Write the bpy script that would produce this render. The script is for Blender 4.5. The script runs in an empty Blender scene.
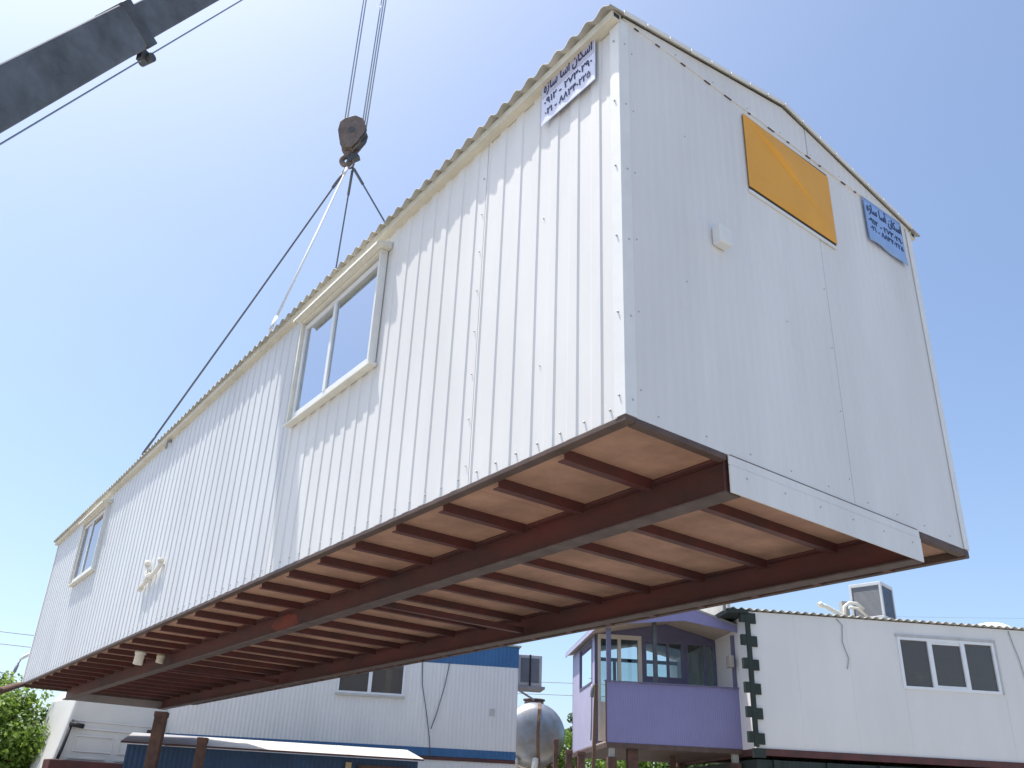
import bpy, bmesh, math, random
from mathutils import Vector, Matrix
random.seed(7)
S = bpy.context.scene
COL = S.collection
R = math.radians
SUN = Vector((-1.0, 1.5, 5.0)).normalized()      # towards the sun
ZF = 3.231                                        # underside of the hanging cabin

# ------------------------------------------------------------------ materials
def mat(name, col, rough=0.6, metal=0.0, noise=0.0, nscale=6.0, bump=0.0, bscale=40.0, stretch=(1, 1, 1), col2=None,
        wave=None, spec=0.5, fine=0.0):
    m = bpy.data.materials.new(name); m.use_nodes = True
    nt = m.node_tree; N = nt.nodes; L = nt.links
    b = N['Principled BSDF']
    b.inputs['Roughness'].default_value = rough; b.inputs['Metallic'].default_value = metal
    b.inputs['Specular IOR Level'].default_value = spec
    b.inputs['Base Color'].default_value = (*col, 1)
    tc = N.new('ShaderNodeTexCoord'); mp = N.new('ShaderNodeMapping'); mp.inputs['Scale'].default_value = stretch
    L.new(tc.outputs['Object'], mp.inputs['Vector'])
    if noise > 0 or col2:
        n = N.new('ShaderNodeTexNoise'); n.inputs['Scale'].default_value = nscale
        n.inputs['Detail'].default_value = 6; n.inputs['Roughness'].default_value = 0.62
        L.new(mp.outputs[0], n.inputs['Vector'])
        r = N.new('ShaderNodeValToRGB')
        r.color_ramp.elements[0].position = 0.36; r.color_ramp.elements[1].position = 0.66
        c2 = col2 if col2 else tuple(c * (1 - noise) for c in col)
        r.color_ramp.elements[0].color = (*c2, 1); r.color_ramp.elements[1].color = (*col, 1)
        L.new(n.outputs['Fac'], r.inputs[0]); L.new(r.outputs[0], b.inputs['Base Color'])
        rr = N.new('ShaderNodeMapRange'); rr.inputs['To Min'].default_value = min(1, rough + .12); rr.inputs['To Max'].default_value = max(.02, rough - .05)
        L.new(n.outputs['Fac'], rr.inputs['Value']); L.new(rr.outputs[0], b.inputs['Roughness'])
    if bump > 0:
        bp = N.new('ShaderNodeBump'); bp.inputs['Strength'].default_value = bump; bp.inputs['Distance'].default_value = 0.01
        if wave:
            w = N.new('ShaderNodeTexWave'); w.wave_type = 'BANDS'; w.bands_direction = wave; w.inputs['Scale'].default_value = bscale
            w.inputs['Distortion'].default_value = 0.0
            L.new(tc.outputs['Object'], w.inputs['Vector']); L.new(w.outputs['Fac'], bp.inputs['Height'])
        else:
            n2 = N.new('ShaderNodeTexNoise'); n2.inputs['Scale'].default_value = bscale; n2.inputs['Detail'].default_value = 5
            L.new(mp.outputs[0], n2.inputs['Vector']); L.new(n2.outputs['Fac'], bp.inputs['Height'])
        L.new(bp.outputs[0], b.inputs['Normal'])
    return m

def glass(name, tint=(.55, .6, .6), gloss=1.0):
    m = bpy.data.materials.new(name); m.use_nodes = True
    nt = m.node_tree; N = nt.nodes; L = nt.links; N.clear()
    out = N.new('ShaderNodeOutputMaterial'); t = N.new('ShaderNodeBsdfTransparent'); t.inputs[0].default_value = (*tint, 1)
    g = N.new('ShaderNodeBsdfGlossy'); g.inputs['Roughness'].default_value = 0.02; g.inputs[0].default_value = (.9, .95, 1, 1)
    f = N.new('ShaderNodeFresnel'); f.inputs[0].default_value = 1.5
    k = N.new('ShaderNodeMath'); k.operation = 'MULTIPLY'; k.inputs[1].default_value = gloss; k.use_clamp = True
    mx = N.new('ShaderNodeMixShader')
    L.new(f.outputs[0], k.inputs[0]); L.new(k.outputs[0], mx.inputs[0]); L.new(t.outputs[0], mx.inputs[1]); L.new(g.outputs[0], mx.inputs[2])
    L.new(mx.outputs[0], out.inputs[0])
    return m

M = {}
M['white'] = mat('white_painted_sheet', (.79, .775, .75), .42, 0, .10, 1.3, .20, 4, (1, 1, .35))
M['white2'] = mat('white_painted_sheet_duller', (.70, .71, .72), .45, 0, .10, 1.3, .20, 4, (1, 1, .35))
M['endwhite'] = mat('white_end_sheet', (.78, .765, .75), .45, 0, .12, 1.4, .30, 4.6, (1, 1, .22), wave='X')
M['trimwhite'] = mat('white_folded_trim', (.80, .80, .78), .4, 0, .08, 5)
M['cream'] = mat('cream_casing', (.80, .78, .69), .5, 0, .10, 6)
M['fascia'] = mat('cream_fascia', (.72, .67, .54), .5, 0, .14, 4)
M['roof'] = mat('weathered_corrugated_roof', (.52, .50, .44), .75, 0, .30, 5, .2, 40)
M['oxide'] = mat('red_oxide_steel', (.125, .034, .030), .55, 0, .5, 3, .2, 22, (1, .35, 1), col2=(.062, .028, .025))
M['oxide_grey'] = mat('worn_flange_steel', (.13, .095, .085), .6, 0, .35, 7, .12, 30)
M['rim'] = mat('dark_edge_channel', (.12, .075, .06), .6, 0, .35, 6)
M['board'] = mat('floor_board', (.51, .295, .20), .8, 0, .40, 2.1, .1, 30, (1, 1, 1))
M['mirror'] = mat('reflective_glazing', (.50, .55, .61), .05, 1.0)
M['mirror_dim'] = mat('reflective_glazing_dim', (.30, .275, .28), .06, 1.0)  # far window's darker reflection, put into the glass colour
M['alu'] = mat('white_aluminium', (.80, .81, .82), .35, 0, .05, 6)
M['gasket'] = mat('dark_gasket', (.03, .03, .035), .6)
M['orange'] = mat('orange_panel', (.80, .38, .045), .55, 0, .08, 4)
M['signpaper'] = mat('sign_white_board', (.70, .74, .92), .4, 0, .05, 8)
M['signshade'] = mat('sign_shaded_band', (.52, .50, .60), .4, 0, .08, 8)  # fascia's shadow across the sign top, put into the colour
M['signblue'] = mat('sign_blue_board', (.30, .46, .78), .45, 0, .12, 9)
M['ink'] = mat('dark_blue_ink', (.02, .03, .12), .5)
M['screw'] = mat('screw_zinc', (.42, .43, .45), .4, .6)
M['pvc'] = mat('white_pvc', (.80, .77, .68), .35, 0, .06, 8)
M['pvcgrey'] = mat('grey_pvc', (.42, .42, .40), .45, 0, .15, 8)
M['crane'] = mat('crane_grey_paint', (.14, .155, .18), .8, 0, .45, 2.2, .05, 30)
M['cranedark'] = mat('crane_dark_steel', (.10, .105, .115), .55, .2, .3, 6)
M['iron'] = mat('brown_cast_iron', (.23, .18, .155), .6, .3, .35, 9, .15, 40)
M['wire'] = mat('steel_wire_rope', (.34, .39, .45), .45, .5)
M['slingdark'] = mat('dark_sling_cable', (.11, .125, .15), .6)
M['slingwhite'] = mat('white_sling_rope', (.78, .78, .76), .8)
M['plaster'] = mat('white_rendered_wall', (.80, .775, .74), .75, 0, .08, .9, .12, 26, (1, 1, .25))
M['ribwhite'] = mat('white_ribbed_sheet', (.80, .79, .77), .6, 0, .08, 1.2, .9, 3.6, (1, 1, .3), wave='X')
M['bluepaint'] = mat('blue_painted_band', (.04, .145, .32), .5, 0, .18, 2, .9, 3.6, wave='X')
M['darkblue'] = mat('dark_blue_sheet', (.022, .065, .15), .5, 0, .25, 2, .7, 4, wave='X')
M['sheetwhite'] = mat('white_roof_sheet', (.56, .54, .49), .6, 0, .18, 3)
M['greydust_shade'] = mat('grey_dust_and_shade_sheet', (.34, .33, .34), .7, 0, .2, 3)  # dusty grey parts, plus cabin shade painted into one lean-to roof sheet
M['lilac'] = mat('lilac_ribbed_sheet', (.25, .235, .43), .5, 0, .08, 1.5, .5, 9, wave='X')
M['lilac_sunlit'] = mat('sunlit_lilac_sheet', (.50, .48, .66), .5, 0, .08, 1.5, .5, 9, wave='Y')  # same lilac sheet, sunlight on the left side put into the colour
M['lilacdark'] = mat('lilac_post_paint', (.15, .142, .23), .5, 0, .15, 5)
M['soffit'] = mat('beige_ceiling_board', (.48, .40, .33), .8, 0, .12, 4)
M['doorframe'] = mat('beige_door_frame', (.66, .60, .52), .5, 0, .08, 6)
M['clear'] = glass('clear_window_glass', (.80, .86, .86), 1.0)
M['smoke'] = glass('dark_window_glass', (.62, .58, .54), .9)
def film(name, col, part, gloss):
    m = glass(name, (.8, .78, .75), gloss); nt = m.node_tree; N = nt.nodes; L = nt.links
    mx = [n for n in N if n.type == 'MIX_SHADER'][0]; t = [n for n in N if n.type == 'BSDF_TRANSPARENT'][0]
    d = N.new('ShaderNodeBsdfDiffuse'); d.inputs[0].default_value = (*col, 1); m2 = N.new('ShaderNodeMixShader'); m2.inputs[0].default_value = part
    L.new(t.outputs[0], m2.inputs[1]); L.new(d.outputs[0], m2.inputs[2]); L.new(m2.outputs[0], mx.inputs[1]); return m
M['smoke'] = film('film_window_glass', (.26, .225, .20), .26, .7)  # grey-brown diffuse film mixed in, lifts the dark panes
M['sunlit_red'] = mat('sunlit_red_oxide', (.24, .045, .03), .5, 0, .5, 5, .1, 30, col2=(.13, .035, .03))  # beam steel with a red sun glow put into the colour
M['sheen'] = glass('sky_reflecting_glass', (.8, .86, .86), 3.5)
M['curtain'] = mat('tan_curtain', (.55, .42, .22), .9, 0, .2, 8)
M['interior'] = mat('dim_interior', (.42, .37, .32), .9, 0, .2, 3)
M['greentrim'] = mat('dark_green_quoin', (.022, .035, .026), .6, 0, .3, 5)
M['greenbox'] = mat('dark_green_container', (.025, .042, .038), .6, 0, .35, 2, .5, 4, wave='X')
M['rust'] = mat('rusty_steel', (.15, .075, .052), .8, 0, .4, 7, .2, 30, col2=(.07, .042, .034))
M['rustwood'] = mat('brown_weathered_post', (.16, .10, .065), .85, 0, .35, 6, .25, 20, (1, 1, .2))
M['tank'] = mat('dented_galvanised_tank', (.40, .45, .52), .34, .7, .25, 2.2, .3, 3, col2=(.33, .30, .27))
M['rusty_band'] = mat('rust_streaked_band', (.28, .17, .11), .8, .2, .4, 9)
M['mesh'] = mat('cooler_louvre', (.17, .18, .20), .6, 0, .15, 4, .5, 14, wave='Z')
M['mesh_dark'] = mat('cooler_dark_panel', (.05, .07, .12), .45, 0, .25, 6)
M['coolerwhite'] = mat('cooler_cabinet', (.66, .67, .68), .5, 0, .1, 5)
M['acgrey'] = mat('air_conditioner_grey', (.55, .54, .53), .6, 0, .18, 6)
M['truck'] = mat('white_truck_paint', (.70, .69, .66), .4, 0, .08, 2)
M['black'] = mat('black_rubber', (.02, .02, .022), .6)
M['concrete'] = mat('pale_concrete', (.42, .41, .38), .9, 0, .2, 6, .3, 30)
M['bark'] = mat('brown_bark', (.12, .085, .055), .9, 0, .4, 12, .4, 30)
M['ground'] = mat('dusty_gravel_ground', (.33, .31, .275), .95, 0, .3, .8, .4, 8)
M['hill'] = M['ground']
M['lampgrey'] = mat('grey_lamp_paint', (.25, .26, .28), .5, .3)
M['lamphead'] = mat('pale_lamp_head', (.75, .75, .74), .4)

def leafmat(name, a, b):
    m = bpy.data.materials.new(name); m.use_nodes = True
    nt = m.node_tree; N = nt.nodes; L = nt.links
    p = N['Principled BSDF']; p.inputs['Roughness'].default_value = .55
    g = N.new('ShaderNodeNewGeometry'); r = N.new('ShaderNodeValToRGB')
    r.color_ramp.elements[0].color = (*a, 1); r.color_ramp.elements[1].color = (*b, 1)
    L.new(g.outputs['Random Per Island'], r.inputs[0]); L.new(r.outputs[0], p.inputs['Base Color'])
    tr = N.new('ShaderNodeBsdfTranslucent'); L.new(r.outputs[0], tr.inputs[0])
    mx = N.new('ShaderNodeMixShader'); mx.inputs[0].default_value = .58
    L.new(p.outputs[0], mx.inputs[1]); L.new(tr.outputs[0], mx.inputs[2])
    L.new(mx.outputs[0], N['Material Output'].inputs[0])
    return m
M['leaf'] = leafmat('bright_leaves', (.11, .20, .03), (.27, .39, .07))
M['leafdark'] = leafmat('dark_leaves', (.022, .04, .014), (.06, .085, .03))
M['leafmid'] = leafmat('mid_leaves', (.035, .07, .016), (.09, .15, .035))

# ------------------------------------------------------------------ mesh builder
class MB:
    def __init__(s): s.v = []; s.f = []; s.mi = []; s.mats = []; s.smooth = []; s.cur = 0
    def use(s, m):
        m = M[m] if isinstance(m, str) else m
        if m not in s.mats: s.mats.append(m)
        s.cur = s.mats.index(m); return s
    def face(s, idx, sm=False): s.f.append(idx); s.mi.append(s.cur); s.smooth.append(sm)
    def add(s, vs): i = len(s.v); s.v += [tuple(v) for v in vs]; return i
    def box(s, x0, x1, y0, y1, z0, z1):
        i = s.add([(x0, y0, z0), (x1, y0, z0), (x1, y1, z0), (x0, y1, z0), (x0, y0, z1), (x1, y0, z1), (x1, y1, z1), (x0, y1, z1)])
        for q in ((3, 2, 1, 0), (4, 5, 6, 7), (0, 1, 5, 4), (1, 2, 6, 5), (2, 3, 7, 6), (3, 0, 4, 7)): s.face([i + k for k in q])
        return s
    def prism(s, poly, axis, a, b):
        """closed prism: poly = 2-D outline, extruded along axis ('x','y','z') from a to b"""
        def P(p, t): return {'x': (t, p[0], p[1]), 'y': (p[0], t, p[1]), 'z': (p[0], p[1], t)}[axis]
        n = len(poly); i = s.add([P(p, a) for p in poly]); j = s.add([P(p, b) for p in poly])
        s.face([i + k for k in range(n)][::-1]); s.face([j + k for k in range(n)])
        for k in range(n): s.face([i + k, i + (k + 1) % n, j + (k + 1) % n, j + k])
        return s
    def tube(s, pts, r, n=8, caps=True):
        pts = [Vector(p) for p in pts]; rs = r if isinstance(r, (list, tuple)) else [r] * len(pts)
        rings = []; up = None
        for k, p in enumerate(pts):
            d = (pts[min(k + 1, len(pts) - 1)] - pts[max(k - 1, 0)]).normalized()
            if up is None: up = d.orthogonal().normalized()
            up = (up - d * up.dot(d)).normalized(); w = d.cross(up)
            rings.append(s.add([p + (up * math.cos(2 * math.pi * q / n) + w * math.sin(2 * math.pi * q / n)) * rs[k] for q in range(n)]))
        for a, b in zip(rings, rings[1:]):
            for q in range(n): s.face([a + q, a + (q + 1) % n, b + (q + 1) % n, b + q], True)
        if caps:
            s.face([rings[0] + q for q in range(n)][::-1]); s.face([rings[-1] + q for q in range(n)])
        return s
    def beam(s, a, b, w, h, up=(0, 0, 1)):
        a = Vector(a); b = Vector(b); d = (b - a).normalized(); up = Vector(up)
        x = d.cross(up).normalized(); u = x.cross(d).normalized()
        i = s.add([p + x * (w / 2) * sx + u * (h / 2) * su for p in (a, b) for sx, su in ((-1, -1), (1, -1), (1, 1), (-1, 1))])
        for q in ((3, 2, 1, 0), (4, 5, 6, 7), (0, 1, 5, 4), (1, 2, 6, 5), (2, 3, 7, 6), (3, 0, 4, 7)): s.face([i + k for k in q])
        return s
    def screw(s, p, n, r=.011):
        r *= .62
        p = Vector(p); n = Vector(n).normalized()
        s.tube([p - n * .004, p + n * .002, p + n * .0045], [r, r, r * .55], 6); return s
    def quads(s, pts, w, h):       # leaf cards
        for p, n, a in pts:
            u = n.orthogonal().normalized(); v = n.cross(u)
            c, sn = math.cos(a), math.sin(a); uu = u * c + v * sn; vv = v * c - u * sn
            i = s.add([p - uu * w * .5, p + vv * h * .3, p + uu * w * .5, p - vv * h * .3])
            s.face([i, i + 1, i + 2, i + 3])
        return s
    def build(s, name, parent=None, bevel=0, solid=0, kind=None):
        me = bpy.data.meshes.new(name); me.from_pydata(s.v, [], s.f)
        for m in s.mats: me.materials.append(m)
        me.polygons.foreach_set('material_index', s.mi); me.polygons.foreach_set('use_smooth', s.smooth)
        bm = bmesh.new(); bm.from_mesh(me); bmesh.ops.recalc_face_normals(bm, faces=bm.faces); bm.to_mesh(me); bm.free()
        me.update()
        o = bpy.data.objects.new(name, me); COL.objects.link(o)
        if parent: o.parent = parent
        if bevel:
            b = o.modifiers.new('bevel', 'BEVEL'); b.width = bevel; b.segments = 2; b.limit_method = 'ANGLE'; b.angle_limit = R(40)
        if solid:
            b = o.modifiers.new('solid', 'SOLIDIFY'); b.thickness = solid; b.offset = 0
        if kind: o['kind'] = kind
        return o

def tag(o, label, cat=None, group=None, kind=None):
    if label: o['label'] = label
    if cat: o['category'] = cat
    if group: o['group'] = group
    if kind: o['kind'] = kind
    return o
def thing(name, label, cat, loc=(0, 0, 0), rot=0.0, group=None):
    o = bpy.data.objects.new(name, None); COL.objects.link(o); o.location = loc; o.rotation_euler = (0, 0, rot)
    o.empty_display_size = .3
    return tag(o, label, cat, group)
def copy_tree(o, parent=None):
    c = o.copy(); COL.objects.link(c)
    if parent: c.parent = parent
    for ch in list(o.children): copy_tree(ch, c)
    return c
def settle(o, name=None):
    """move a one-mesh thing's origin to its base"""
    xs = [v.co for v in o.data.vertices]
    c = Vector((sum(v.x for v in xs) / len(xs), sum(v.y for v in xs) / len(xs), min(v.z for v in xs)))
    o.data.transform(Matrix.Translation(-c)); o.location = o.location + c
    return o

def holes(mb, u0, u1, z0, z1, hs, place):
    """a slab in (u,z) with rectangular openings hs=[(a,b,c,d)], place(ua,ub,za,zb) adds a box"""
    us = sorted({u0, u1, *[h[0] for h in hs], *[h[1] for h in hs]}); us = [u for u in us if u0 <= u <= u1]
    for a, b in zip(us, us[1:]):
        cuts = sorted([(h[2], h[3]) for h in hs if h[0] <= a + 1e-6 and h[1] >= b - 1e-6]); z = z0
        for c, d in cuts:
            if c > z + 1e-6: place(a, b, z, c)
            z = d
        if z < z1 - 1e-6: place(a, b, z, z1)

def text_mesh(name, body, m, width, height, parent, origin, xdir, zdir, ext=.002, skew=0):
    """lettering fitted to width x height, lower-left at origin (parent space), reading along xdir"""
    cu = bpy.data.curves.new(name, 'FONT'); cu.body = body; cu.resolution_u = 3; cu.extrude = 0; cu.offset = .012
    t = bpy.data.objects.new(name, cu); COL.objects.link(t)
    dg = bpy.context.evaluated_depsgraph_get(); me = bpy.data.meshes.new_from_object(t.evaluated_get(dg))
    bpy.data.objects.remove(t); bpy.data.curves.remove(cu)
    xs = [v.co.x for v in me.vertices]; ys = [v.co.y for v in me.vertices]
    x0, x1, y0, y1 = min(xs), max(xs), min(ys), max(ys)
    X = Vector(xdir); Z = Vector(zdir); O = Vector(origin)
    for v in me.vertices:
        v.co = O + X * ((v.co.x - x0) / (x1 - x0) * width) + Z * ((v.co.y - y0) / (y1 - y0) * height)
    me.materials.clear(); me.materials.append(M[m]); me.name = name
    o = bpy.data.objects.new(name, me); COL.objects.link(o); o.parent = parent
    s = o.modifiers.new('solid', 'SOLIDIFY'); s.thickness = ext; s.offset = 0
    return o

# ------------------------------------------------------------------ setting
g = MB().use('ground'); nx = 40
i0 = g.add([((a / nx - .5) * 900 + 40, (b / nx - .5) * 900 + 40, random.uniform(-.02, .0) if 2 < a < nx - 2 else 0) for b in range(nx + 1) for a in range(nx + 1)])
for b in range(nx):
    for a in range(nx): g.face([i0 + b * (nx + 1) + a, i0 + b * (nx + 1) + a + 1, i0 + (b + 1) * (nx + 1) + a + 1, i0 + (b + 1) * (nx + 1) + a])
g.build('ground', kind='structure')

# ------------------------------------------------------------------ the hanging cabin
LEN, WID, H = 14.48, 3.0, 2.42
cab = thing('site_cabin', 'long white ribbed-sheet cabin hanging in the air from crane slings, red steel frame underneath', 'cabin', (0, 0, ZF))
PITCH = .175
def ribbed(mb, y0, y1, z0, z1, x, inner, depth=.008):
    prof = []; y = y0
    while y < y1 - 1e-4:
        for t, h in ((0, 0), (.088, 0), (.099, depth), (.164, depth)):
            if y + t < y1: prof.append((y + t, x - h))
        y += PITCH
    prof.append((y1, x))
    i = mb.add([(px, py, z0) for py, px in prof]); j = mb.add([(px, py, z1) for py, px in prof]); n = len(prof)
    for k in range(n - 1): mb.face([i + k, i + k + 1, j + k + 1, j + k])
    mb.box(x + .004, inner, y0, y1, z0 + .002, z1 - .002)
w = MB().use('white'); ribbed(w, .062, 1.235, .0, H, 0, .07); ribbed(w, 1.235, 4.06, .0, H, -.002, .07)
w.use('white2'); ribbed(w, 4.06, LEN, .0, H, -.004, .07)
w.use('screw')
y = .062
while y < LEN - .2:
    w.screw((-.006, y + .042, .055), (-1, 0, 0), .010)
    y += PITCH
for z in [.12 + .29 * k for k in range(8)]:
    w.screw((-.008, 1.262, z), (-1, 0, 0), .007)
for z in (.5, 1.45): 
    for k in range(1, 9, 2): w.screw((-.003, .062 + PITCH * (k * 3) + .042, z), (-1, 0, 0), .006)
w.build('side_wall', cab)
# far side and far end
w = MB().use('white'); w.box(WID - .06, WID, .07, LEN - .01, 0, H); w.build('side_wall', cab)
def gable(x): return 2.485 + .27 * (1 - abs(x - WID / 2) / (WID / 2))
w = MB().use('endwhite')
w.prism([(.072, .0), (2.93, .0), (2.93, 2.42), (1.5, 2.70), (.072, 2.42)], 'y', LEN - .05, LEN); w.build('end_wall', cab)
# near end wall: two sheets meeting at a seam, gable strip above
w = MB().use('endwhite'); w.box(.05, 1.762, .0, .05, .0, 2.4657); w.use('screw')
for x in (.09, 1.735):
    for k in range(6): w.screw((x, -.001, .15 + k * .42), (0, -1, 0), .0065)
for k in range(5): w.screw((.2 + k * .33, -.001, .05), (0, -1, 0), .0065)
for x, zz in ((.45, .9), (1.3, 1.0), (.5, 1.9)): w.screw((x, -.001, zz), (0, -1, 0), .006)
w.build('end_wall', cab)
w = MB().use('endwhite'); w.box(1.768, WID, .003, .05, .0, 2.4657); w.use('screw')
for k in range(4): w.screw((1.9 + k * .3, .002, .05), (0, -1, 0), .0065)
w.build('end_wall', cab)
w = MB().use('gasket'); w.box(1.7625, 1.7675, .002, .04, .02, 2.45); w.build('wall_seam', cab)
w = MB().use('endwhite')
w.prism([(.02, 2.466), (1.735, 2.466), (1.735, gable(1.735) - .012), (1.5, gable(1.5) - .012), (.02, gable(.02) - .012)], 'y', -.008, .04)
w.prism([(1.742, 2.466), (2.99, 2.466), (2.99, gable(2.99) - .012), (1.742, gable(1.742) - .012)], 'y', -.010, .04)
w.use('rim')
w.box(1.7355, 1.7415, -.003, .03, 2.47, 2.70)
for k in range(14):     # shadow gaps and tears along the strip's lower lap
    x = .10 + k * .2 + random.uniform(-.03, .03)
    w.box(x, x + random.uniform(.02, .07), -.0092, .0, 2.4632, 2.4655)
w.use('screw')
for k in range(9): w.screw((.12 + k * .33, -.009, 2.49), (0, -1, 0), .006)
w.build('gable_strip', cab)
# corner trims
w = MB().use('trimwhite'); w.box(-.012, .058, -.006, -.001, -.0, 2.46); w.box(-.016, -.012, -.006, .064, 0, 2.415)
w.use('screw')
for k in range(6):
    w.screw((-.021, .03, .10 + k * .44), (-1, 0, 0), .008); w.screw((.03, -.007, .08 + k * .44), (0, -1, 0), .0075)
w.build('corner_trim', cab)
w = MB().use('trimwhite'); w.box(WID - .05, WID + .010, -.006, -.001, 0, 2.46); w.box(WID + .002, WID + .010, -.001, .06, 0, 2.42); w.build('corner_trim', cab)
w = MB().use('trimwhite'); w.box(-.016, -.010, LEN - .06, LEN + .006, 0, 2.40); w.box(-.010, .06, LEN + .001, LEN + .006, 0, 2.40); w.build('corner_trim', cab)
# fascia under the eave, both long sides
for x0, x1 in ((-.066, -.002), (WID + .002, WID + .066)):
    w = MB().use('fascia'); w.box(x0, x1, -.012, 5.0, 2.420, 2.474); w.box(x0 - .004, x1, 5.0, 10.1, 2.418, 2.475); w.box(x0, x1, 10.1, LEN + .02, 2.421, 2.474)
    w.use('gasket'); w.box(x0 + .01, x1 - .01, -.0135, -.0125, 2.432, 2.464)
    w.build('fascia', cab, bevel=.004)
# corrugated roof
w = MB().use('roof'); per = .132; n = int((LEN + .10) / per * 10); cols = [-.104, .4, 1.0, 1.5, 2.0, 2.6, 3.104]; base = []
for k in range(n + 1):
    yy = -.035 + k * per / 10; a = .019 * math.sin(2 * math.pi * (yy / per))
    lift = .004 * math.sin(yy * 2.3) + .005 * math.sin(yy * .9 + 1)
    base.append(w.add([(x, yy, 2.497 + .275 * (1 - abs(x - 1.5) / 1.5) + a + (lift if x < 0 else 0)) for x in cols]))
for a, b in zip(base, base[1:]):
    for q in range(len(cols) - 1): w.face([a + q, a + q + 1, b + q + 1, b + q], True)
w.build('roof', cab, solid=.006)
w = MB().use('trimwhite')      # folded verge strip along the near gable edge, uneven
for s in (0, 1):
    for k in range(8):
        xa = s * 1.5 + k * 1.5 / 8 + .004; xb = s * 1.5 + (k + 1) * 1.5 / 8 - .004; j = random.uniform(-.004, .004)
        w.prism([(xa, gable(xa) - .012 + j), (xb, gable(xb) - .012 + j), (xb, gable(xb) + .012), (xa, gable(xa) + .012)], 'y', -.040, -.030)
w.build('verge_strip', cab)
# underside
w = MB().use('board')
for k in range(12):
    y0 = .05 + k * 1.2; w.box(.05, 2.95, y0, min(y0 + 1.197, LEN - .05), -.004, .03 + .0005 * (k % 2))
w.build('floor_board', cab)
w = MB().use('rim')
w.box(-.012, .045, -.004, LEN, -.030, -.002); w.box(2.955, 3.006, .0, LEN, -.052, -.004)
w.box(.046, .668, -.003, .045, -.034, -.002); w.box(2.424, 2.954, .0, .045, -.045, -.006); w.box(.046, 2.954, LEN - .05, LEN, -.06, -.006)
w.build('rim_channel', cab, bevel=.004)
w = MB().use('oxide')
w.box(0, .006, -.03, .03, 0, .001)
joist_y = [.50 + .535 * k for k in range(26)]
jm = None
for k, yj in enumerate(joist_y):
    if jm is None:
        m = MB().use('oxide')
        for xa, xb in ((.046, .655), (.775, 2.305), (2.425, 2.954)):
            m.box(xa, xb, -.026, .026, -.010, -.0045); m.box(xa, xb, -.026, -.020, -.062, -.010); m.box(xa, xb, -.020, .026, -.062, -.056)
        jm = m.build('floor_joist', cab); jm.location = (0, yj, 0)
    else:
        c = jm.copy(); COL.objects.link(c); c.parent = cab; c.location = (0, yj, 0)
for xb in (.715, 2.365):
    m = MB().use('oxide'); m.box(xb - .005, xb + .005, .012, LEN - .03, -.186, -.018)
    m.box(xb - .055, xb + .055, .012, LEN - .03, -.018, -.006)
    m.use('oxide_grey'); m.box(xb - .055, xb + .055, .012, LEN - .03, -.198, -.186)
    m.use('oxide')
    m.box(xb - .05, xb - .005, .014, .022, -.186, -.018)
    bmo = m.build('main_beam', cab, bevel=.003)
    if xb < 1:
        m = MB().use('sunlit_red'); m.prism([(4.92, -.15), (5.05, -.172), (5.42, -.16), (5.58, -.10), (5.45, -.045), (5.20, -.03), (5.0, -.06)], 'x', xb - .0065, xb - .0052)
        tag(m.build('sun_patch', bmo), 'bright red sun glow painted on the beam web')  # spot of sunlight on the web, painted as a thin red plate
for ya, yb in ((3.64, 3.94), (9.04, 9.40)):
    m = MB().use('oxide'); m.box(.77, 2.31, ya, ya + .05, -.165, -.115); m.build('cross_tube', cab)
m = MB().use('greydust_shade'); m.box(.715, 2.365, LEN - .04, LEN - .005, -.19, -.062); m.build('end_plate', cab)
m = MB().use('endwhite'); m.box(.676, 2.40, -.012, -.004, -.198, -.056); m.box(.676, 2.40, -.009, -.003, -.053, -.007); m.use('rim'); m.box(.69, 2.39, -.007, .0, -.057, -.052); m.box(.69, 2.39, -.0075, .0, -.0068, .0)
m.use('screw')
for k in range(6): m.screw((.80 + .3 * k, -.013, -.10), (0, -1, 0), .007)
m.build('end_skirt', cab)
for x, yy, rr, l, mm in ((.33, 8.62, .055, .16, 'pvc'), (.60, 8.70, .045, .10, 'fascia')):
    m = MB().use(mm); m.tube([(x, yy, -.004), (x, yy, -.05), (x - .01, yy, -.05 - l)], [rr, rr, rr], 14); m.tube([(x, yy, -.05), (x, yy, -.09)], rr * 1.18, 14); m.build('drain_pipe', cab)
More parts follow.
